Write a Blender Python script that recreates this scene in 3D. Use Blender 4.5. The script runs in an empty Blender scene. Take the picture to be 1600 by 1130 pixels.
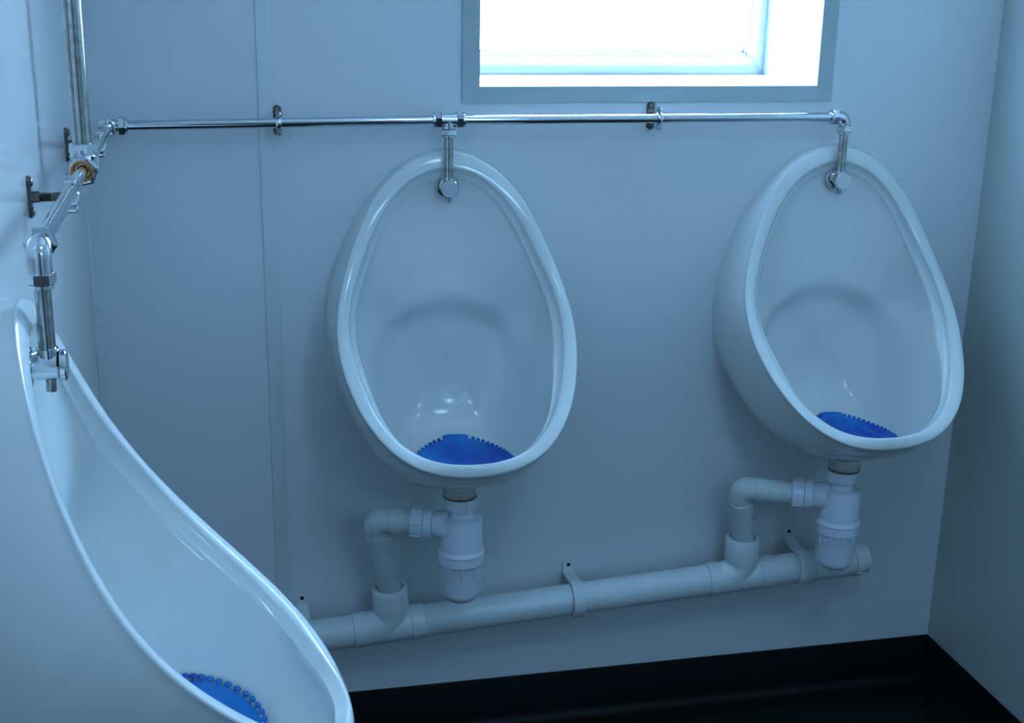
import bpy, bmesh, math
from mathutils import Vector, Matrix
from mathutils.bvhtree import BVHTree
PI = math.pi
sc = bpy.context.scene

# ------------------------------------------------------------------ camera
cam_data = bpy.data.cameras.new('camera')
cam = bpy.data.objects.new('camera', cam_data)
sc.collection.objects.link(cam)
R = Vector((0.975914, -0.217459, 0.017402))
U = Vector((0.046831, 0.286743, 0.956862))
F = Vector((0.213068, 0.933001, -0.290020))
cam.matrix_world = Matrix(((R.x, U.x, -F.x, 0.19741), (R.y, U.y, -F.y, -2.1),
                           (R.z, U.z, -F.z, 1.35748), (0, 0, 0, 1)))
cam_data.sensor_fit = 'HORIZONTAL'
cam_data.sensor_width = 36.0
cam_data.lens = 2054.92 / 1600 * 36.0
cam_data.clip_start = 0.02
sc.camera = cam

# ------------------------------------------------------------------ room numbers
WX = 1.532          # right wall
FY = -3.05          # wall behind the camera
CZ = 2.30           # ceiling
WIN = (0.6150, 1.1960, 1.1680, 1.80)      # opening in the back wall x0 x1 z0 z1
WD = 0.262          # depth of the back opening
WIN2 = (1.16, 1.34, 1.70, 2.15)          # narrow window behind the camera

# ------------------------------------------------------------------ world and light
LAMP_POWER = 2.0
SKY = (0.392, 0.672, 1.04)
world = bpy.data.worlds.new('sky')
sc.world = world
world.use_nodes = True
wn = world.node_tree
bgn = wn.nodes['Background']
bgn.inputs[0].default_value = (*SKY, 1)
bgn.inputs[1].default_value = 6.0

def portal(name, loc, rot, sx, sy):
    l = bpy.data.lights.new(name, 'AREA')
    l.shape = 'RECTANGLE'
    l.size = sx
    l.size_y = sy
    l.cycles.is_portal = True
    o = bpy.data.objects.new(name, l)
    sc.collection.objects.link(o)
    o.location = loc
    o.rotation_euler = rot
portal('daylight_portal', ((WIN[0]+WIN[1])/2, WD+.03, (WIN[2]+WIN[3])/2), (-PI/2, 0, 0), WIN[1]-WIN[0], WIN[3]-WIN[2])
portal('daylight_portal', ((WIN2[0]+WIN2[1])/2, FY-.12, (WIN2[2]+WIN2[3])/2), (PI/2, 0, 0), WIN2[1]-WIN2[0], WIN2[3]-WIN2[2])

vs = sc.view_settings
vs.view_transform = 'Standard'
vs.look = 'None'
vs.gamma = 1
vs.use_curve_mapping = False
vs.exposure = 3.45

# ------------------------------------------------------------------ materials
def mat(name, col, rough=.5, metal=0.0, coat=0.0, noise=None, bump=None, spec=.5, trans=0.0, sss=0.0):
    m = bpy.data.materials.new(name)
    m.use_nodes = True
    nt = m.node_tree
    b = nt.nodes['Principled BSDF']
    b.inputs['Base Color'].default_value = (*col, 1)
    b.inputs['Roughness'].default_value = rough
    b.inputs['Metallic'].default_value = metal
    b.inputs['Coat Weight'].default_value = coat
    b.inputs['Coat Roughness'].default_value = 0.04
    b.inputs['Specular IOR Level'].default_value = spec
    b.inputs['Transmission Weight'].default_value = trans
    b.inputs['Subsurface Weight'].default_value = sss
    tc = nt.nodes.new('ShaderNodeTexCoord')
    if noise:                                   # (scale, second colour, low, high)
        n = nt.nodes.new('ShaderNodeTexNoise')
        n.inputs['Scale'].default_value = noise[0]
        n.inputs['Detail'].default_value = 6
        r = nt.nodes.new('ShaderNodeValToRGB')
        r.color_ramp.elements[0].position = noise[2]
        r.color_ramp.elements[1].position = noise[3]
        r.color_ramp.elements[0].color = (*noise[1], 1)
        r.color_ramp.elements[1].color = (*col, 1)
        nt.links.new(tc.outputs['Object'], n.inputs['Vector'])
        nt.links.new(n.outputs['Fac'], r.inputs['Fac'])
        nt.links.new(r.outputs['Color'], b.inputs['Base Color'])
    if bump:                                    # (scale, strength, distance)
        n = nt.nodes.new('ShaderNodeTexNoise')
        n.inputs['Scale'].default_value = bump[0]
        n.inputs['Detail'].default_value = 3
        k = nt.nodes.new('ShaderNodeBump')
        k.inputs['Strength'].default_value = bump[1]
        k.inputs['Distance'].default_value = bump[2]
        nt.links.new(tc.outputs['Object'], n.inputs['Vector'])
        nt.links.new(n.outputs['Fac'], k.inputs['Height'])
        nt.links.new(k.outputs['Normal'], b.inputs['Normal'])
    return m

M_WALL = mat('wall_panel', (.69, .72, .74), .30, noise=(3.0, (.67, .705, .725), .35, .65), bump=(260, .12, .0006))
M_WALLG = mat('wall_panel_gloss', (.66, .66, .66), .10, noise=(3.0, (.64, .645, .645), .35, .65))
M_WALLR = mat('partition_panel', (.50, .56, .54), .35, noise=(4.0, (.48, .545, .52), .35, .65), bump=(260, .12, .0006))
M_TRIM = mat('trim_plastic', (.66, .71, .72), .35)
M_FRAMEG = mat('window_trim', (.42, .50, .50), .45, noise=(20, (.40, .48, .48), .4, .6))
M_PVC = mat('upvc', (.82, .84, .85), .25)
M_CEIL = mat('ceiling_panel', (.75, .77, .78), .6)
M_SKIRT = mat('skirting_vinyl', (.003, .0035, .0035), .55, spec=.25)
M_FLOOR = mat('floor_vinyl', (.012, .015, .013), .42, spec=.3, noise=(160, (.004, .005, .0045), .42, .6), bump=(300, .3, .0008))
M_CER = mat('vitreous_china', (.67, .70, .69), .15, coat=.16)
M_CHROME = mat('chrome', (.62, .64, .66), .09, metal=1)
M_CHROME2 = mat('worn_chrome', (.50, .50, .50), .15, metal=1, noise=(90, (.36, .34, .31), .35, .6))
M_DARKM = mat('tarnished_bracket', (.10, .09, .085), .35, metal=1, noise=(240, (.18, .16, .14), .4, .65))
M_BRASS = mat('brass', (.90, .36, .07), .42, metal=1)
M_WASTE = mat('waste_plastic', (.66, .72, .735), .32)
M_TRAP = mat('trap_plastic', (.70, .75, .83), .28)
M_BRANCH = mat('branch_plastic', (.62, .69, .70), .34, noise=(60, (.55, .60, .58), .25, .6))
M_WASHER = mat('waste_washer', (.46, .50, .46), .40, noise=(70, (.38, .38, .30), .3, .55))
M_RUST = mat('rusty_washer_edge', (.20, .15, .07), .6, noise=(300, (.06, .05, .03), .4, .6))
M_SCREW = mat('screw_head', (.05, .045, .04), .4, metal=1)
M_MAT = mat('blue_gel', (.0, .19, .56), .40, noise=(11, (.0, .075, .44), .42, .56))
M_SEAL = mat('silicone', (.74, .78, .78), .4)
M_WPVC = mat('window_upvc', (.52, .52, .52), .35)
M_GASK = mat('gasket', (.10, .11, .12), .5)
def glass_mat():
    m = bpy.data.materials.new('window_glass')
    m.use_nodes = True
    nt = m.node_tree
    nt.nodes.clear()
    o = nt.nodes.new('ShaderNodeOutputMaterial')
    t = nt.nodes.new('ShaderNodeBsdfTransparent')
    t.inputs[0].default_value = (.92, .95, .96, 1)
    g = nt.nodes.new('ShaderNodeBsdfGlossy')
    g.inputs['Roughness'].default_value = .05
    x = nt.nodes.new('ShaderNodeMixShader')
    x.inputs[0].default_value = .06
    nt.links.new(t.outputs[0], x.inputs[1])
    nt.links.new(g.outputs[0], x.inputs[2])
    nt.links.new(x.outputs[0], o.inputs[0])
    return m
M_GLASS = glass_mat()

# ------------------------------------------------------------------ helpers
Y_, Z_ = Vector((0, 1, 0)), Vector((0, 0, 1))
def V(*a):
    return Vector(a)

def obj(name, bm, m, parent=None, sharp=35, label=None, recalc=True):
    """turn a bmesh (written in world space) into ONE mesh object"""
    if recalc:
        bmesh.ops.recalc_face_normals(bm, faces=bm.faces[:])
    if parent is not None:
        bmesh.ops.transform(bm, matrix=absloc(parent).inverted(), verts=bm.verts[:])
    me = bpy.data.meshes.new(name)
    bm.to_mesh(me)
    bm.free()
    for p in me.polygons:
        p.use_smooth = True
    me.set_sharp_from_angle(angle=math.radians(sharp))
    me.materials.append(m)
    o = bpy.data.objects.new(name, me)
    sc.collection.objects.link(o)
    if parent is not None:
        o.parent = parent
    if label:
        o['label'] = label
    return o

def absloc(o):
    mtx = Matrix.Identity(4)
    while o is not None:
        mtx = Matrix.LocRotScale(o.location, o.rotation_euler, None) @ mtx
        o = o.parent
    return mtx

def thing(name, label, cat, loc, group=None, rotz=0):
    o = bpy.data.objects.new(name, None)
    sc.collection.objects.link(o)
    o.empty_display_size = .05
    o.location = loc
    o.rotation_euler = (0, 0, rotz)
    o['label'] = label
    o['category'] = cat
    if group:
        o['group'] = group
    return o

def struct(o):
    o['kind'] = 'structure'
    return o

def dup(root, loc, rotz, label):
    r = root.copy()
    sc.collection.objects.link(r)
    r.location = loc
    r.rotation_euler = (0, 0, rotz)
    r['label'] = label
    for ch in list(root.children):
        c = ch.copy()
        sc.collection.objects.link(c)
        c.parent = r
        for g in list(ch.children):
            d = g.copy()
            sc.collection.objects.link(d)
            d.parent = c
    return r

def box(bm, a, b, bev=0.0):
    a, b = Vector(a), Vector(b)
    r = bmesh.ops.create_cube(bm, size=1)
    vv = r['verts']
    d = b - a
    for v in vv:
        v.co = Vector((a.x + (v.co.x + .5) * d.x, a.y + (v.co.y + .5) * d.y, a.z + (v.co.z + .5) * d.z))
    if bev:
        es = {e for v in vv for e in v.link_edges}
        bmesh.ops.bevel(bm, geom=list(es), offset=bev, segments=2, affect='EDGES', profile=.5)
    return vv

def frame_of(d):
    d = d.normalized()
    u = V(0, 0, 1) if abs(d.z) < .9 else V(1, 0, 0)
    x = u.cross(d).normalized()
    return x, d.cross(x).normalized(), d

def lathe(bm, prof, A, D, seg=32, phase=0.0, cap=True):
    """prof: (radius, distance along D) pairs, starting at point A"""
    x, y, d = frame_of(Vector(D))
    A = Vector(A)
    rings = []
    for r, t in prof:
        c = A + d * t
        if r < 1e-6:
            rings.append([bm.verts.new(c)])
        else:
            rings.append([bm.verts.new(c + (x * math.cos(phase + 2*PI*i/seg) + y * math.sin(phase + 2*PI*i/seg)) * r) for i in range(seg)])
    for p, q in zip(rings, rings[1:]):
        for i in range(seg):
            j = (i + 1) % seg
            if len(p) == 1 and len(q) == 1:
                continue
            if len(p) == 1:
                bm.faces.new((p[0], q[j], q[i]))
            elif len(q) == 1:
                bm.faces.new((p[i], p[j], q[0]))
            else:
                bm.faces.new((p[i], p[j], q[j], q[i]))
    if cap:
        for r_ in (rings[0], rings[-1]):
            if len(r_) > 1:
                bm.faces.new(r_)

def tube(bm, pts, r, seg=24, cap=True):
    """sweep a circle along a polyline; r a number or a list"""
    pts = [Vector(p) for p in pts]
    n = len(pts)
    rs = r if isinstance(r, (list, tuple)) else [r] * n
    t0 = (pts[1] - pts[0]).normalized()
    x, y, _ = frame_of(t0)
    rings = []
    prev = t0
    for i in range(n):
        if i == 0:
            t = t0
        elif i == n - 1:
            t = (pts[-1] - pts[-2]).normalized()
        else:
            t = ((pts[i+1] - pts[i]).normalized() + (pts[i] - pts[i-1]).normalized()).normalized()
        q = prev.rotation_difference(t)
        x = q @ x
        y = q @ y
        prev = t
        rings.append([bm.verts.new(pts[i] + (x * math.cos(2*PI*k/seg) + y * math.sin(2*PI*k/seg)) * rs[i]) for k in range(seg)])
    for p, q in zip(rings, rings[1:]):
        for k in range(seg):
            j = (k + 1) % seg
            bm.faces.new((p[k], p[j], q[j], q[k]))
    if cap:
        bm.faces.new(rings[0])
        bm.faces.new(rings[-1])

def bend(A, K, B, r, n=10):
    """points of an L path A-K-B with a rounded corner of radius r at K"""
    A, K, B = Vector(A), Vector(K), Vector(B)
    a = (A - K).normalized()
    b = (B - K).normalized()
    ang = a.angle(b)
    t = r / math.tan(ang / 2)
    P0, P1 = K + a * t, K + b * t
    c = K + (a + b).normalized() * (r / math.sin(ang / 2))
    v0, v1 = P0 - c, P1 - c
    out = [A]
    tot = v0.angle(v1)
    ax = v0.cross(v1).normalized()
    for i in range(n + 1):
        out.append(c + Matrix.Rotation(tot * i / n, 3, ax) @ v0)
    out.append(B)
    return out

def hexnut(bm, A, D, r, h, phase=0.3):
    """hexagonal compression nut with a chamfered rim and a round collar"""
    lathe(bm, [(r*.80, 0), (r, h*.12), (r, h*.88), (r*.80, h)], A, D, seg=6, phase=phase)

def quadring(bm, loops):
    for p, q in zip(loops, loops[1:]):
        n = len(p)
        for i in range(n):
            bm.faces.new((p[i], p[(i+1) % n], q[(i+1) % n], q[i]))

# ------------------------------------------------------------------ the room
def wall_with_hole(name, x0, x1, z0, z1, y0, y1, hole, m):
    hx0, hx1, hz0, hz1 = hole
    bm = bmesh.new()
    def ring(y, a, b, c, d):
        return [bm.verts.new(V(*q)) for q in ((a, y, c), (b, y, c), (b, y, d), (a, y, d))]
    o0 = ring(y0, x0, x1, z0, z1); i0 = ring(y0, hx0, hx1, hz0, hz1)
    o1 = ring(y1, x0, x1, z0, z1); i1 = ring(y1, hx0, hx1, hz0, hz1)
    for p, q in ((o0, i0), (i0, i1), (i1, o1), (o1, o0)):
        for k in range(4):
            bm.faces.new((p[k], p[(k+1) % 4], q[(k+1) % 4], q[k]))
    return struct(obj(name, bm, m, sharp=20))

def slab(name, a, b, m):
    bm = bmesh.new()
    box(bm, a, b)
    return struct(obj(name, bm, m, sharp=20))

wall_with_hole('wall_back', -.10, WX+.10, 0, CZ, 0, WD+.02, WIN, M_WALL)
wall_with_hole('wall_front', -.10, WX+.10, 0, CZ, FY-.10, FY, WIN2, M_WALL)
slab('wall_left', (-.10, FY, 0), (0, 0, CZ), M_WALLG)
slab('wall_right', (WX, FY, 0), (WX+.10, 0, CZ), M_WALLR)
slab('floor', (-.10, FY-.10, -.06), (WX+.10, WD+.02, 0), M_FLOOR)
slab('ceiling', (-.10, FY-.10, CZ), (WX+.10, WD+.02, CZ+.06), M_CEIL)

# coved black skirting
def skirting(name, a, b, inward, h=.0975):
    """a, b: ends on the wall line; inward: unit vector into the room"""
    a, b, n = Vector(a), Vector(b), Vector(inward)
    prof = [(0, h), (.0035, h), (.0045, h-.002), (.0045, .022)]
    for i in range(1, 7):
        t = i / 6 * PI / 2
        prof.append((.0045 + .018 * (1 - math.cos(t)), .022 - .020 * math.sin(t)))
    prof += [(.045, .0015), (.045, 0), (0, 0)]
    bm = bmesh.new()
    L = [[bm.verts.new(e + n * u + V(0, 0, z)) for u, z in prof] for e in (a, b)]
    quadring(bm, L)
    bm.faces.new(L[0]); bm.faces.new(L[1])
    return struct(obj(name, bm, M_SKIRT, sharp=40))
skirting('baseboard_back', (0, 0, 0), (WX, 0, 0), (0, -1, 0))
skirting('baseboard_right', (WX, 0, 0), (WX, FY, 0), (-1, 0, 0))
skirting('baseboard_left', (0, 0, 0), (0, FY, 0), (1, 0, 0))

# cover strip over the panel joint and the corner strip
def strip(name, a, b, bev=.0008):
    bm = bmesh.new()
    box(bm, a, b, bev)
    return struct(obj(name, bm, M_TRIM, sharp=30))
strip('trim_1', (.2664, -.0030, .0975), (.2887, 0, CZ))
strip('trim_2', (0, -.014, .0975), (.0040, 0, CZ))
strip('trim_3', (0, -.0035, .0975), (.0120, 0, CZ))

# unseen dark door, added behind the camera to darken chrome reflections and cut fill
bm = bmesh.new()
box(bm, (.10, FY, .01), (.90, FY+.040, 2.00), .002)
dr = struct(obj('added_door_1', bm, mat('added_dark_door', (.14, .13, .12), .4), sharp=30))
bm = bmesh.new()
lathe(bm, [(.024, 0), (.024, .006), (.009, .008), (.009, .045)], (.84, FY+.040, 1.0), Y_, 24)
tube(bm, [V(.84, FY+.085, 1.0), V(.72, FY+.085, 1.0)], .009, 16)
obj('added_door_handle', bm, M_CHROME, dr)

# unseen round lamp, added on the ceiling behind the camera for light from above
LAMP = V(.80, -1.75, CZ)
bm = bmesh.new()
lathe(bm, [(.155, 0), (.160, .006), (.160, .040), (.150, .050)], LAMP, -Z_, 48)
lt = thing('added_ceiling_light', 'added round white lamp on the ceiling behind the viewpoint, for light from above', 'added ceiling light', LAMP)
obj('lamp_base', bm, M_PVC, lt)
bm = bmesh.new()
prof = [(.150 * math.cos(i/10*PI/2), .050 + .035 * math.sin(i/10*PI/2)) for i in range(11)]
prof[-1] = (0, .085)
lathe(bm, prof, LAMP, -Z_, 48)
dm = mat('added_lamp_diffuser', (.8, .8, .8), .4)
dm.node_tree.nodes['Principled BSDF'].inputs['Emission Color'].default_value = (*SKY, 1)
dm.node_tree.nodes['Principled BSDF'].inputs['Emission Strength'].default_value = LAMP_POWER
obj('diffuser', bm, dm, lt)

# ------------------------------------------------------------------ window 1 (above the pipe)
def window(name, y_in, y_out, hole, inward, arch):
    """y_in: room face of the wall, y_out: outer face; inward = -1 or +1 (room side)"""
    x0, x1, z0, z1 = hole
    root = bpy.data.objects.new(name, None)
    sc.collection.objects.link(root)
    root.location = ((x0+x1)/2, y_in, z0)
    root['kind'] = 'structure'
    def fr(bm, a0, a1, b0, b1, w, ya, yb, wb=None, bev=.0015):
        wb = w if wb is None else wb
        # four mitred bars
        O = [(a0, b0), (a1, b0), (a1, b1), (a0, b1)]
        I = [(a0+w, b0+wb), (a1-w, b0+wb), (a1-w, b1-wb), (a0+w, b1-wb)]
        for k in range(4):
            j = (k+1) % 4
            g = .0002
            pts = [O[k], O[j], I[j], I[k]]
            vs_ = [[bm.verts.new(V(px, y, pz)) for px, pz in pts] for y in (ya, yb)]
            f = [bm.faces.new(vs_[0]), bm.faces.new(vs_[1])]
            for q in range(4):
                f.append(bm.faces.new((vs_[0][q], vs_[0][(q+1) % 4], vs_[1][(q+1) % 4], vs_[1][q])))
            if bev:
                es = {e for ff in f for e in ff.edges}
                bmesh.ops.bevel(bm, geom=list(es), offset=bev, segments=2, affect='EDGES')
    s = inward
    if arch:
        bm = bmesh.new()
        fr(bm, x0-arch, x1+arch, z0-arch+.003, z1+arch, arch, y_in, y_in + s*.005, wb=arch-.003, bev=.0005)
        obj('architrave', bm, M_FRAMEG, root, sharp=30)
    yf = y_out - s*.0
    bm = bmesh.new()
    fr(bm, x0, x1, z0, z1, .020, y_out + s*.005, y_out + s*.055)
    obj('window_frame', bm, M_WPVC, root, sharp=30)
    bm = bmesh.new()
    fr(bm, x0+.016, x1-.016, z0+.016, z1-.016, .020, y_out + s*.020, y_out + s*.068, bev=.004)
    fr(bm, x0+.032, x1-.032, z0+.032, z1-.032, .009, y_out + s*.026, y_out + s*.055, bev=.003)
    sash = obj('sash', bm, M_WPVC, root, sharp=30)
    bm = bmesh.new()
    fr(bm, x0+.0395, x1-.0395, z0+.0395, z1-.0395, .0025, y_out + s*.034, y_out + s*.050, bev=0)
    obj('gasket', bm, M_GASK, sash)
    bm = bmesh.new()
    box(bm, (x0+.038, y_out + s*.038, z0+.038), (x1-.038, y_out + s*.044, z1-.038))
    obj('pane', bm, M_GLASS, sash)
    return root
window('window_1', 0, WD+.02, WIN, -1, .0285)
window('window_2', FY, FY-.10, WIN2, 1, 0)

# ------------------------------------------------------------------ urinals
RO = [0.20187, 0.03626, 0.01679, 0.01392, 0.00469, 0.0023]
PO = [0.1595, -0.14588, 0.01093, 0.0045, -0.00613]
RI = [0.18127, 0.03218, 0.01597, 0.01335, 0.0042, 0.00421]
PI_ = [0.15584, -0.13434, 0.01401, 0.00021, -0.00287]
RW = [0.2074, 0.03676, 0.0089, 0.02123, -0.00304, 0.00507]
ZU = 0.7915
def four(c, t):
    return sum(a * math.cos(k * t) for k, a in enumerate(c))
def sm(a, b, x):
    t = min(1, max(0, (x - a) / (b - a)))
    return t * t * (3 - 2 * t)
def bez(p, t):
    s = 1 - t
    return p[0]*s**3 + p[1]*3*s*s*t + p[2]*3*s*t*t + p[3]*t**3

def urinal_mesh():
    """local frame: wall plane Y=0, room towards -Y, Z up, origin at the wall point ZU"""
    N = 144
    bm = bmesh.new()
    cols = []
    nrm = V(0, -.86, .50)                    # normal of the tilted rim plane
    for i in range(N):
        th = 2 * PI * i / N
        s, c = math.sin(th), math.cos(th)
        b = (1 - c) / 2                      # 0 top, 1 bottom
        ro, po, ri, pi_ = four(RO, th), four(PO, th), four(RI, th), four(PI_, th)
        rw = four(RW, th)
        k = sm(.0, .12, b)
        rw = (ro + .001) * (1 - k) + rw * k
        po = max(po, .020)
        O = V(ro * s, -po, ro * c)
        I = V(ri * s, -pi_, ri * c)
        Wp = V(rw * s, 0, rw * c)
        e = V(s, 0, c)
        P = []
        # silicone line / back flange on the wall
        P.append(Wp)
        P.append(Wp + e * .0022)
        P.append(Wp + e * .0022 + V(0, -.003, 0))
        # outside body
        bel = sm(.60, 1.0, b)
        W0 = Wp + V(0, -.004, 0)
        E1 = Wp.lerp(O, .32) + e * (.004 * sm(0, .3, b)) + V(0, 0, -.100 * bel) + V(0, .03 * bel, 0)
        E2 = Wp.lerp(O, .72) + e * (.002 * sm(0, .3, b)) + V(0, 0, -.072 * bel)
        E3 = O - e * .0006 - nrm * .0015
        for j in range(13):
            P.append(bez((W0, E1, E2, E3), j / 12))
        # rolled lip
        lip_h = .0042 * (0.6 + .4 * sm(.02, .3, b))
        for j in range(13):
            f = j / 12
            q = O.lerp(I, (1 - math.cos(f * PI)) / 2)
            P.append(q + nrm * (lip_h * math.sin(f * PI) ** .8 if 0 < f < 1 else 0))
        # flushing ledge under the lip
        ins = e * -1
        kd = .45 + .55 * sm(.03, .35, b)
        ki = 1 - .93 * sm(.62, .97, b)
        P.append(I - nrm * .0035 * kd + ins * .0006 * ki)
        P.append(I - nrm * .0075 * kd + ins * .0030 * ki)
        P.append(I - nrm * .0115 * kd + ins * .0062 * ki)
        P.append(I - nrm * .0130 * kd + ins * .0085 * ki)
        B0 = I - nrm * .0138 * kd + ins * .0115 * ki
        P.append(B0)
        # bowl: bezier from the ledge to the middle of the back
        Cn = V(0, -.040, -.045)
        bo = sm(.35, 1.0, b)
        top1 = V(B0.x * .96, min(-.010, B0.y + .010), B0.z * .93)
        top2 = V(B0.x * .50, -.030, B0.z * .50)
        sid1 = V(B0.x * .97, -.012 - .04 * b, B0.z * .97)
        sid2 = V(B0.x * .60, -.018, B0.z * .55)
        bot1 = V(B0.x * .95, B0.y * 1.0, -.255)
        bot2 = V(B0.x * .85, .012, -.272)
        ms = sm(0, .5, b)
        mb = sm(.52, .93, b)
        C1 = top1.lerp(sid1, ms).lerp(bot1, mb)
        C2 = top2.lerp(sid2, ms).lerp(bot2, mb)
        for j in range(1, 30):
            t = j / 30
            q = bez((B0, C1, C2, Cn), t)
            # scooped recess in the lower half of the back
            d = math.sqrt((q.x / .140) ** 2 + ((q.z + .098) / .135) ** 2)
            q.y += .020 * (1 - sm(.74, 1.05, d)) * sm(.0, .10, .14 + q.y)
            q.y = min(q.y, -.008)
            P.append(q)
        cols.append([bm.verts.new(p) for p in P])
    for i in range(N):
        a, b_ = cols[i], cols[(i + 1) % N]
        for j in range(len(a) - 1):
            bm.faces.new((a[j], b_[j], b_[j+1], a[j+1]))
    cq = V(0, -.040 + .020, -.045)
    cv = bm.verts.new(cq)
    bv = bm.verts.new(V(0, 0, 0))
    for i in range(N):
        bm.faces.new((cols[i][-1], cols[(i+1) % N][-1], cv))
        bm.faces.new((cols[(i+1) % N][0], cols[i][0], bv))
    bmesh.ops.recalc_face_normals(bm, faces=bm.faces[:])
    return bm

XM, XR, YL = .5579, 1.2333, -.9201
u0 = thing('urinal', 'white china urinal bowl on the back wall, middle one of the three', 'urinal', (XM, 0, ZU), 'white urinal bowls')
ubm = urinal_mesh()
bvh = BVHTree.FromBMesh(ubm)
bmesh.ops.transform(ubm, matrix=Matrix.Translation((XM, 0, ZU)), verts=ubm.verts[:])
obj('bowl', ubm, M_CER, u0, sharp=75, recalc=False)
# waste fitting under the bowl
bm = bmesh.new()
lathe(bm, [(.019, 0), (.027, .0), (.0275, .010), (.0275, .016), (.0255, .018), (.019, .018)], (XM, -.157, .573), (0, 0, -1), 40)
lathe(bm, [(.0262, 0), (.0285, .001), (.0285, .0045), (.0262, .0055)], (XM, -.157, .5535), (0, 0, -1), 40)
bm2 = bmesh.new()
lathe(bm2, [(.018, 0), (.026, 0), (.0272, .004), (.0272, .013), (.0245, .017), (.018, .017)], (XM, -.157, .5475), (0, 0, -1), 40)
obj('waste_fitting', bm, M_CER, u0, label='round china outlet boss under the bowl')
obj('washer', bm2, M_WASHER, u0, label='grimy grey green washer ring under the bowl')
bm = bmesh.new()
lathe(bm, [(.020, .0), (.0272, .0), (.0274, .0012), (.0272, .0024), (.020, .0024)], (XM, -.157, .5332), (0, 0, -1), 40)
obj('washer', bm, M_RUST, u0, label='thin rusty washer edge under the bowl')
uR = dup(u0, (XR, 0, ZU), 0, 'white china urinal bowl on the back wall nearest the right-hand wall')
uL = dup(u0, (0, YL, ZU), PI/2, 'white china urinal bowl seen side-on in the foreground, fixed to the left wall')

# ------------------------------------------------------------------ blue urinal mats
def floor_z(u, y):
    """height of the bowl surface (local z) under (u, y)"""
    z0 = -.10
    h = bvh.ray_cast(V(u, y, z0), V(0, 0, -1), 1)
    return h[0].z if h[0] is not None else None

def mat_mesh(cu, cy, rr, back_tab=True, rot=0.0, nk=60, kr=.0031):
    """disc mat with a ring of knobs, draped over the bowl floor, local urinal frame"""
    bm = bmesh.new()
    NR, NT = 12, 96
    th_ = .005
    def surf(r, t):
        # walk outward so that the mat follows the bowl surface by arc length
        n = 16
        x, y = cu, cy
        z = floor_z(x, y)
        left = r
        step = r / n if n else 0
        for _ in range(n):
            dx, dy = math.cos(t), math.sin(t)
            z2 = floor_z(x + dx * step, y + dy * step)
            if z2 is None:
                z2 = z
            sl = (z2 - z) / max(step, 1e-6)
            sl = max(-2.2, min(2.2, sl))
            k = 1 / math.sqrt(1 + sl * sl)
            x += dx * step * k
            y += dy * step * k
            z3 = floor_z(x, y)
            z = z3 if z3 is not None else z + sl * step * k
        return V(x, y, z)
    top, botm = [], []
    for a in range(NR + 1):
        tr, br_ = [], []
        for k in range(NT):
            t = 2 * PI * k / NT + rot
            r = rr * a / NR
            if a == 0:
                r = .0005
            p = surf(r, t)
            wave = .0016 * math.sin(r * 220 + 2.2 * math.sin(3 * t)) * (a / NR)
            tr.append(bm.verts.new(p + V(0, 0, .0120 + wave)))
            br_.append(bm.verts.new(p + V(0, 0, .0120 - th_)))
        top.append(tr)
        botm.append(br_)
    quadring(bm, top)
    quadring(bm, botm)
    quadring(bm, [top[-1], botm[-1]])
    bm.faces.new(top[0])
    bm.faces.new(botm[0])
    kn = bmesh.new()
    for k in range(nk):
        t = 2 * PI * (k + .5) / nk + rot
        deg = (math.degrees(t) - 90) % 360
        if deg > 180:
            deg -= 360
        tab = back_tab and abs(deg) < 17
        p0, p1 = surf(rr - .001, t), surf(rr + .0050, t)
        up = V(0, 0, .0098 + (kr - .0031) * 1.6)
        if not tab:
            tube(kn, [p0 + up, p0.lerp(p1, .5) + up, p0.lerp(p1, .62) + up, p1 + up, p1 + (p1 - p0) * .35 + up], [.0017, .0017, kr, kr, kr*.5], 10)
    if back_tab:
        L = []
        for d in range(-15, 16, 3):
            t = math.radians(90 + d)
            p0, p1 = surf(rr - .004, t), surf(rr + .0065 + (.0012 if d > 3 else 0), t)
            L.append((p0, p1))
        rows = []
        for p0, p1 in L:
            rows.append([kn.verts.new(q) for q in (p0 + V(0, 0, .0080), p0 + V(0, 0, .0122), p1 + V(0, 0, .0122), p1 + V(0, 0, .0080))])
        quadring(kn, rows)
        kn.faces.new(rows[0]); kn.faces.new(rows[-1])
    return bm, kn

MC = (.012, -.140)
for (base, rz, lab, args) in (
        (V(XM, 0, ZU), 0, 'blue scalloped deodorising mat lying in the middle urinal', dict(cu=.008, cy=-.154, rr=.080, rot=.0)),
        (V(XR, 0, ZU), 0, 'blue scalloped deodorising mat lying in the urinal nearest the right-hand wall', dict(cu=.008, cy=-.154, rr=.080, rot=.05)),
        (V(0, YL, ZU), PI/2, 'blue scalloped deodorising mat partly hidden by the rim of the foreground urinal', dict(cu=.052, cy=-.142, rr=.077, back_tab=False, rot=.1, nk=46, kr=.0043))):
    o = thing('urinal_mat', lab, 'urinal mat', base + Matrix.Rotation(rz, 3, 'Z') @ V(args['cu'], args['cy'], -.20), 'blue urinal mats', rz)
    a, k = mat_mesh(**args)
    T = Matrix.Translation(base) @ Matrix.Rotation(rz, 4, 'Z')
    bmesh.ops.transform(a, matrix=T, verts=a.verts[:])
    bmesh.ops.transform(k, matrix=T, verts=k.verts[:])
    obj('screen_disc', a, M_MAT, o, sharp=60)
    obj('edge_knobs', k, M_MAT, o, sharp=60)

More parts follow.
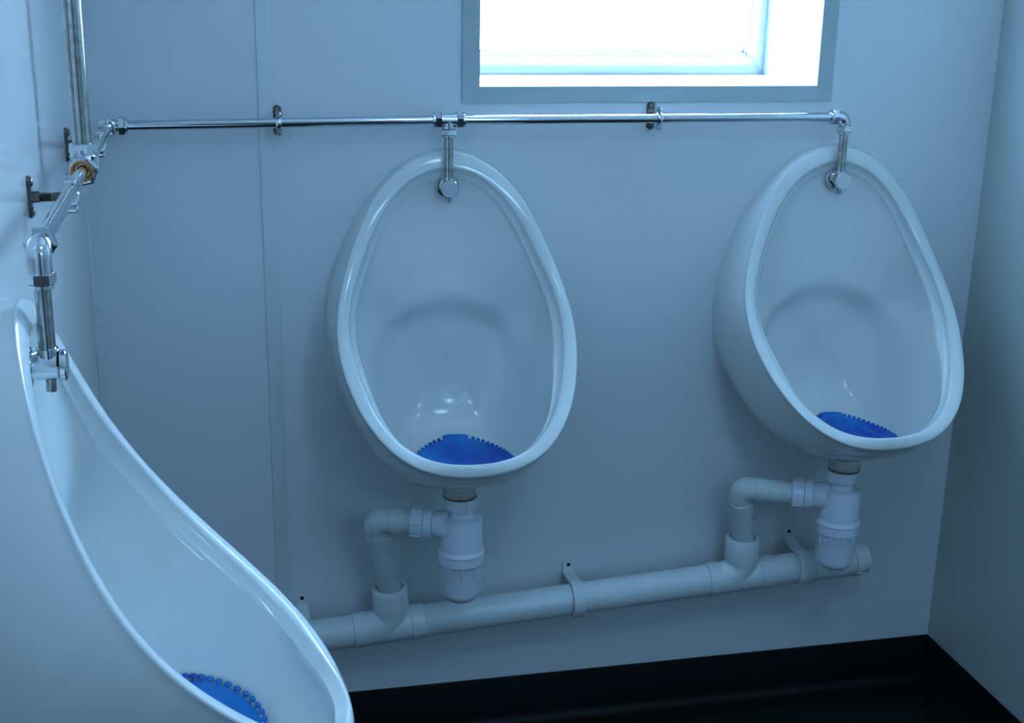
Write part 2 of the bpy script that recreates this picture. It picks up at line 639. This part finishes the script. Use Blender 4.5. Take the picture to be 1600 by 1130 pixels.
# ------------------------------------------------------------------ chrome supply pipe
D = .0433
DL = .0444
ZL, ZR = 1.1149, 1.1197
R15 = .0075
R22 = .011
YV = -.4574
sp = thing('water_supply_pipe', 'chrome water pipe with vertical riser running along the left and back walls above the urinals', 'water pipe', (DL, YV, ZL))
def part(name, bm, m=M_CHROME, parent=sp, sharp=35, label=None):
    return obj(name, bm, m, parent, sharp, label)
def simple_tube(name, A, B, r, m=M_CHROME, parent=sp, label=None):
    bm = bmesh.new()
    tube(bm, [A, B], r, 32)
    return part(name, bm, m, parent, label=label)

PM = V(XM, -D, ZR)          # tee over the middle urinal
PR = V(XR, -D, ZR)          # elbow over the right urinal
PC = V(DL, -D, ZL + .0003)  # corner elbow
PV = V(DL, YV, ZL)          # riser tee
PLL = V(DL, YL, ZL)         # elbow over the left urinal
simple_tube('horizontal_pipe', PC + V(.02, 0, 0), PM + V(-.016, 0, 0), R15)
simple_tube('horizontal_pipe', PM + V(.016, 0, 0), PR + V(-.016, 0, 0), R15)
simple_tube('horizontal_pipe', PV + V(0, .02, 0), PC + V(0, -.02, 0), R15)
simple_tube('horizontal_pipe', PLL + V(0, .016, 0), PV + V(0, -.02, 0), R15)
simple_tube('riser_pipe', PV + V(0, 0, .02), V(DL, YV, CZ), R22, M_CHROME2)

def nut_part(A, Dn, r, h, parent, phase=.3):
    bm = bmesh.new()
    Dn = Vector(Dn)
    hexnut(bm, A, Dn, r, h * .75, phase)
    lathe(bm, [(r*.70, h*.70), (r*.86, h*.72), (r*.86, h*.95), (r*.70, h)], A, Dn, 28)
    return obj('nut', bm, M_CHROME, parent, sharp=25)

def tee(P, along, down):
    bm = bmesh.new()
    tube(bm, [P - along*.018, P + along*.018], .0098, 28)
    lathe(bm, [(.0112, -.012), (.0112, -.009)], P, along, 28)
    lathe(bm, [(.0112, .009), (.0112, .012)], P, along, 28)
    tube(bm, [P, P + down*.018], .0098, 28)
    lathe(bm, [(.0112, .009), (.0112, .012)], P, down, 28)
    t = part('tee_fitting', bm)
    nut_part(P - along*.012, -along, .0140, .014, t)
    nut_part(P + along*.012, along, .0140, .014, t, .8)
    nut_part(P + down*.013, down, .0140, .014, t, .1)
    return t
def elbow(P, a, b, name='elbow_fitting', rb=.0100):
    bm = bmesh.new()
    tube(bm, bend(P + a*.016, P, P + b*.016, .0105, 8), rb, 28)
    t = part(name, bm)
    nut_part(P + a*.014, a, .0140, .014, t, .1)
    nut_part(P + b*.014, b, .0140, .014, t, .4)
    return t
X, Y, Z = V(1, 0, 0), V(0, 1, 0), V(0, 0, 1)
tee(PM, X, -Z)
elbow(PR, -X, -Z)
elbow(PC, X, -Y)
# left elbow has a domed corner
bm = bmesh.new()
tube(bm, bend(PLL + Y*.016, PLL, PLL - Z*.024, .0095, 10), .0108, 28)
le = part('elbow_fitting', bm)
nut_part(PLL + Y*.010, Y, .0150, .014, le, .1)
nut_part(PLL - Z*.022, -Z, .0128, .015, le, .4)
# riser tee: large body, brass reducers where the small pipes enter
bm = bmesh.new()
tube(bm, [PV - Y*.026, PV + Y*.026], .0150, 32)
tube(bm, [PV, PV + Z*.022], .0150, 32)
lathe(bm, [(0, .0), (.0150, .0), (.0165, .004), (.0150, .006)], PV + Z*.010, Z, 32)
rt = part('riser_tee_fitting', bm)
def bignut(P, d, parent, r=.0205, h=.019, open_=True, phase=.2):
    bm = bmesh.new()
    lathe(bm, [(r*.86, 0), (r, h*.10), (r, h*.86), (r*.88, h)], P, d, seg=6, phase=phase, cap=False)
    # annular front face with round hole
    hole = r * .68
    x, y, dd = frame_of(d)
    seg = 48
    def hexr(a, R_):
        a = (a - phase) % (PI/3)
        return R_ * math.cos(PI/6) / math.cos(a - PI/6)
    A0, A1, A2 = [], [], []
    for i in range(seg):
        a = 2*PI*i/seg
        dirv = x*math.cos(a) + y*math.sin(a)
        A0.append(bm.verts.new(P + dd*h + dirv*hexr(a, r*.88)))
        A1.append(bm.verts.new(P + dd*(h + .0004) + dirv*hole))
        A2.append(bm.verts.new(P + dd*(h*.45) + dirv*hole))
    quadring(bm, [A0, A1, A2])
    return obj('nut', bm, M_CHROME, parent, sharp=25)
bignut(PV - Y*.018, -Y, rt, r=.0190, h=.015)
bignut(PV + Y*.018, Y, rt, r=.0180, h=.015, phase=.5)
bignut(PV + Z*.016, Z, rt, r=.0165, h=.013, phase=.35)
for s_ in (-1, 1):
    bm = bmesh.new()
    lathe(bm, [(.0076, .0), (.0080, .0050), (.0100, .0105), (.0130, .0120), (.0130, .0)], PV + Y*(s_*.020), Y*s_, 32, cap=False)
    obj('reducer_ring', bm, M_BRASS, rt, label='orange brass reducer ring')

# drops and spray heads
def drop(P, n_out, u_dir, z_end=1.024, hz=1.0135):
    """P: fitting centre, n_out: out of the wall"""
    d = simple_tube('drop_pipe', P - Z*.02, V(P.x, P.y, z_end), .0076, M_CHROME2)
    hub = V(P.x, P.y, hz)
    cd = max(-bvh.ray_cast(V(.019*math.cos(q), -.06, hz - ZU + .019*math.sin(q)), V(0, 1, 0), 1)[0].y for q in [k*PI/6 for k in range(12)]) + .0004
    wd_ = (D if abs(n_out.y) > .5 else DL) - cd
    wallp = hub - n_out * wd_
    off = wd_
    bm = bmesh.new()
    lathe(bm, [(.0185, 0), (.0190, .0010), (.0175, .0030), (.0125, .0040)], wallp, n_out, 40)
    lathe(bm, [(.0125, .002), (.0125, off + .008)], wallp, n_out, 40)
    tube(bm, [hub, hub + Z*.0165], [.0095, .0095], 28)
    h = part('spray_head', bm)
    bm = bmesh.new()
    lathe(bm, [(.0128, 0), (.0142, .0008), (.0142, .0050), (.0132, .0062), (0, .0064)], hub + n_out*.0095, n_out, 40)
    obj('end_cap', bm, M_CHROME, h)
    bm = bmesh.new()
    dn = (-Z - n_out*.05).normalized()
    lathe(bm, [(.0046, .008), (.0046, .0235), (.0032, .0235), (.0032, .018)], hub + n_out*.0015, dn, 20)
    obj('nozzle', bm, M_CHROME2, h)
drop(PM, -Y, X)
drop(PR, -Y, X)
drop(PLL, X, Y, hz=1.0075, z_end=1.018)

# ------------------------------------------------------------------ chrome pipe brackets
def bracket(m_plate):
    """local: wall Y=0, pipe along X at Y=-D, origin on the wall"""
    root = thing('pipe_bracket', 'small chrome pipe bracket over the panel joint strip of the back wall', 'pipe bracket', (0, 0, 0), 'chrome pipe brackets')
    bm = bmesh.new()
    seg = 40
    L = []
    for y, k in ((0, 1), (-.0022, 1), (-.0035, .86)):
        ring = []
        for i in range(seg):
            a = 2*PI*i/seg
            cx, cz = math.cos(a), math.sin(a)
            # stadium with waisted middle
            zc = .0162 if cz > 0 else -.0162
            w = .0068
            ring.append(bm.verts.new(V(cx*w*k, y, zc + cz*.0068*k)))
        L.append(ring)
    quadring(bm, L)
    bm.faces.new(L[0]); bm.faces.new(L[-1])
    pl = obj('wall_plate', bm, m_plate, root, label='dark tarnished oval plate')
    for s_ in (-1, 1):
        bm = bmesh.new()
        lathe(bm, [(.0052, 0), (.0050, .0018), (.0030, .0030), (0, .0032)], (0, -.0033, s_*.0162), (0, -1, 0), 20)
        obj('screw', bm, M_DARKM, pl)
    bm = bmesh.new()
    prof = [(.0062, .003), (.0062, .012)]
    t = .012
    while t < .024:
        prof += [(.0048, t), (.0055, t + .0007)]
        t += .0014
    prof += [(.0048, t), (.0048, .0345)]
    lathe(bm, prof, (0, 0, 0), (0, -1, 0), 20)
    obj('stem', bm, m_plate, root, label='dark threaded stem')
    bm = bmesh.new()
    # ring clamp round the pipe
    ri, ro = R15 + .0001, R15 + .0026
    seg = 40
    prof = [(ri, -.0042), (ro-.0006, -.0042), (ro, -.0030), (ro, .0030), (ro-.0006, .0042), (ri, .0042)]
    loops = []
    for r, x in prof + [prof[0]]:
        loops.append([(x, r*math.cos(2*PI*i/seg), r*math.sin(2*PI*i/seg)) for i in range(seg)])
    vl = [[bm.verts.new(V(a, b - D, c)) for a, b, c in lp] for lp in loops[:-1]]
    vl.append(vl[0])
    quadring(bm, vl)
    for s_ in (-1, 1):
        tube(bm, [V(0, -D + .0045, s_*(ro+.0040)), V(0, -D - .0045, s_*(ro+.0040))], .0046, 16)
    rg = obj('clamp_ring', bm, M_CHROME, root)
    for s_ in (-1, 1):
        bm = bmesh.new()
        lathe(bm, [(.0034, 0), (.0034, .0015), (.0022, .0028), (0, .0030)], (0, -D - .0042, s_*(ro+.0040)), (0, -1, 0), 16)
        obj('clamp_screw', bm, M_CHROME, rg)
    return root
br = bracket(M_DARKM)
br.location = (.2945, 0, 1.1171)
dup(br, (.9045, 0, ZR), 0, 'small chrome pipe bracket on the back wall directly below the window')
dup(br, (0, -.6226, 1.1085), PI/2, 'pipe bracket with long dark oval plate on the left wall between riser and foreground elbow')
dup(br, (0, -.2150, 1.1105), PI/2, 'pipe bracket on the left wall half hidden behind the chrome riser near the corner')

# ------------------------------------------------------------------ main waste pipe
def wz(x):
    return .2530 + (x - .42) * .0588
WY = -.058
WR = .0280
wd = V(1, 0, .0588).normalized()
def wp(x):
    return V(x, WY, wz(x))
mw = thing('waste_pipe', 'thick pale blue grey plastic waste pipe sloping along the foot of the back wall', 'waste pipe', wp(.42))
simple_tube('pipe', wp(.004), wp(1.345), WR, M_WASTE, mw)
def sleeve(name, xa, xb, r, parent, m=M_WASTE):
    bm = bmesh.new()
    a, b = wp(xa), wp(xb)
    L = (b - a).length
    lathe(bm, [(WR - .001, 0), (r, .0006), (r, L - .0006), (WR - .001, L)], a, wd, 48)
    return bm
def waste_tee(xc, top, sock_x):
    """sleeves plus swept branch rising to the socket"""
    w = .0625
    bm = sleeve('', xc - w, xc + w, .0292, mw)
    for sx in (-1, 1):
        a = wp(xc + sx*(w - (.026 if sx > 0 else 0)))
        lathe(bm, [(.0288, 0), (.0306, .0008), (.0306, .0252), (.0288, .026)], wp(xc + (w - .026 if sx > 0 else -w)), wd, 48)
    # swept branch: from the pipe axis at left up into the socket
    ax = (top - V(sock_x, WY, wz(sock_x))).normalized()
    s0 = top - ax * .040
    fw = V(0, -.0045, 0)
    pts = []
    P0, P1, P2, P3 = wp(sock_x - .085), wp(sock_x - .018) + fw, s0 - ax*.030, s0 + ax*.002
    for i in range(21):
        pts.append(bez((P0, P1, P2, P3), i / 20))
    tube(bm, pts, [.0272 + .0022*i/20 for i in range(21)], 44)
    t = obj('tee_fitting', bm, M_WASTE, mw)
    bm = bmesh.new()
    lathe(bm, [(.0285, -.0015), (.0305, 0), (.0305, .0385), (.0295, .040), (.0240, .040), (.0240, .028)], s0, ax, 48)
    obj('socket', bm, M_WASTE, t)
    bm = bmesh.new()
    lathe(bm, [(.0275, .038), (.0272, .0415), (.0236, .0430), (.0232, .0425), (.0232, .0385)], s0, ax, 48)
    obj('reducer_ring', bm, M_BRANCH, t)
    return s0 + ax*.0375, ax
topM = V(.4560, -.066, .334)
topR = V(1.0975, -.062, .3700)
sM, aM = waste_tee(.4540, V(.4545, -.066, .3305), .4590)
sR, aR = waste_tee(1.0960, V(1.0965, -.062, .3690), 1.1000)
# coupling and end cap at the right
bm = sleeve('', 1.238, 1.262, .0292, mw)
obj('coupling', bm, M_WASTE, mw)
bm = bmesh.new()
L0 = wp(1.262)
lathe(bm, [(.0282, 0), (.0300, .001), (.0300, .046), (.0290, .047)], L0, wd, 48)
lathe(bm, [(.0300, .0), (.0318, .001), (.0318, .014), (.0300, .017), (.0240, .0175), (.0230, .015), (0, .015)], wp(1.317), wd, 48)
for k in range(12):
    a = 2*PI*k/12
    x_, y_, d_ = frame_of(wd)
    c_ = wp(1.318) + (x_*math.cos(a) + y_*math.sin(a))*.0316
    tube(bm, [c_, c_ + wd*.013], .0016, 8)
obj('end_cap', bm, M_WASTE, mw)

# plastic clips holding the waste pipe
def waste_clip(x, lab, zt=None, lean=0.0):
    c = wp(x)
    root = thing('pipe_clip', lab, 'pipe clip', (x, 0, c.z), 'white waste pipe clips')
    hw = .0105
    bm = bmesh.new()
    # side profile (y, z) of the strap: screw tab on the wall, then round the pipe and back to the wall
    zt_ = c.z + .047 + lean
    outer, inner = [], []
    prof = [(-.0005, zt_), (-.0005, c.z + .030)]
    ro = WR + .0035
    pts = [(-.0018, zt_, 0), (-.0018, zt_ - .020, 0)]
    for i in range(19):
        a = math.radians(60 - i * (60 + 150) / 18)      # from upper wall side, over the front, to below
        pts.append((WY + math.cos(a) * (ro) * 1.0, c.z + math.sin(a) * ro, 1))
    # build as sweep of a rectangle (x half width hw, thickness tk)
    path = [V(x, -.0018, zt_), V(x, -.0018, zt_ - .011), V(x, -.0045, zt_ - .0135)]
    for i in range(22):
        a = math.radians(62 + i * (360 - 62 - 130) / 21)   # angle measured from +Y (wall) going over the top
        path.append(V(x, WY + math.cos(a) * ro, c.z + math.sin(a) * ro))
    loops = []
    n = len(path)
    for i, p_ in enumerate(path):
        t = (path[min(i+1, n-1)] - path[max(i-1, 0)]).normalized()
        nn = t.cross(X).normalized()
        tk = .0017
        w = hw if i > 0 else hw*.8
        loops.append([bm.verts.new(q) for q in (p_ - X*w - nn*tk, p_ + X*w - nn*tk, p_ + X*w + nn*tk, p_ - X*w + nn*tk)])
    quadring(bm, loops)
    bm.faces.new(loops[0]); bm.faces.new(loops[-1])
    lathe(bm, [(.0103, 0), (.0103, .0036)], V(x, 0, zt_), -Y, 32)
    obj('strap', bm, M_TRIM, root, sharp=35)
    bm = bmesh.new()
    lathe(bm, [(.0036, 0), (.0036, .0008), (.0020, .0010), (0, .0002)], V(x, -.0034, zt_), -Y, 20)
    obj('screw', bm, M_SCREW, root, label='dark screw head')
waste_clip(.3090, 'white plastic waste pipe clip beside the lip of the foreground urinal')
waste_clip(.7880, 'white plastic waste pipe clip between the middle and right-hand urinals', lean=-.006)
waste_clip(1.2150, 'white plastic waste pipe clip behind the right-hand bottle trap')

# ------------------------------------------------------------------ bottle traps
def bottle_trap(x, y, az, lab):
    root = thing('bottle_trap', lab, 'bottle trap', (x, y, .34), 'white bottle traps')
    A = V(x, y, 0)
    bm = bmesh.new()
    # inlet nut with ribs
    lathe(bm, [(.0215, .5295), (.0262, .5290), (.0268, .5275), (.0268, .5115), (.0245, .5090), (.0200, .5090)], A, Z, 48)
    for k in range(8):
        a = 2*PI*k/8 + .15
        c_ = A + V(math.cos(a)*.0266, math.sin(a)*.0266, 0)
        tube(bm, [c_ + Z*.511, c_ + Z*.528], .0014, 8)
    obj('inlet_nut', bm, M_TRAP, root)
    bm = bmesh.new()
    lathe(bm, [(.0192, .515), (.0192, .4990), (.0215, .4965), (.0300, .4955), (.0330, .4935), (.0342, .4900),
               (.0347, .4400), (.0385, .4355), (.0388, .4330), (.0355, .4320)], A, Z, 56)
    d = V(-math.cos(az), math.sin(az), 0)
    O = A + V(0, 0, .4770)
    lathe(bm, [(.0290, .018), (.0245, .034), (.0215, .046), (.0262, .0465), (.0268, .048), (.0268, .0600), (.0240, .0615)], O, d, 48)
    obj('trap_body', bm, M_TRAP, root)
    bm = bmesh.new()
    lathe(bm, [(.0225, .0610), (.0265, .0610), (.0272, .0625), (.0272, .0800), (.0258, .0815), (.0212, .0820)], O, d, 48)
    for k in range(8):
        a = 2*PI*k/8 + .3
        x_, y_, d_ = frame_of(d)
        c_ = O + (x_*math.cos(a) + y_*math.sin(a))*.0272
        tube(bm, [c_ + d*.0625, c_ + d*.080], .0015, 8)
    obj('outlet_nut', bm, M_TRAP, root)
    bm = bmesh.new()
    prof = [(.0350, .4320), (.0378, .4315), (.0378, .4165), (.0352, .4140), (.0342, .4120), (.0338, .366)]
    for i in range(1, 10):
        t = i/9*PI/2
        prof.append((.0338 - .0338*(1-math.cos(t)) if i < 9 else 0, .366 - .024*math.sin(t)))
    lathe(bm, prof, A, Z, 56)
    for k in range(10):
        a = 2*PI*k/10 + .2
        c_ = A + V(math.cos(a)*.0340, math.sin(a)*.0340, 0)
        tube(bm, [c_ + Z*.4150, c_ + Z*.4000, c_ + Z*.3960], [.0026, .0026, .0008], 10)
    obj('cup', bm, M_TRAP, root)
    return O, d
def branch(O, d, L, sock, sax, lab):
    """O: trap outlet axis start, d: direction, L: distance to the elbow corner"""
    K = O + d * L
    root = thing('branch_pipe', lab, 'branch pipe', sock, 'branch pipes from the traps')
    dn = (sock - K).normalized()
    bm = bmesh.new()
    tube(bm, [O + d*.0823, O + d*(L-.02)], .0205, 40)
    obj('horizontal_pipe', bm, M_BRANCH, root)
    bm = bmesh.new()
    tube(bm, bend(K - d*.045, K, K + dn*.030, .016, 12), .0214, 40)
    lathe(bm, [(.0200, 0), (.0226, .0008), (.0226, .024), (.0214, .025)], K - d*.050, d, 48)
    lathe(bm, [(.0200, 0), (.0226, .0008), (.0226, .026), (.0214, .027)], K + dn*.054, -dn, 48)
    obj('elbow', bm, M_BRANCH, root)
    bm = bmesh.new()
    tube(bm, [K + dn*.02, sock], .0200, 40)
    obj('down_pipe', bm, M_BRANCH, root)
O, d = bottle_trap(.5610, -.157, math.radians(20), 'white plastic bottle trap hanging under the middle urinal')
branch(O, d, .142, sM, aM, 'short pale plastic branch pipe from the middle trap down to the waste pipe')
O, d = bottle_trap(1.2305, -.157, math.radians(25), 'white plastic bottle trap hanging under the right-hand urinal')
branch(O, d, .170, sR, aR, 'short pale plastic branch pipe from the right-hand trap down to the waste pipe')
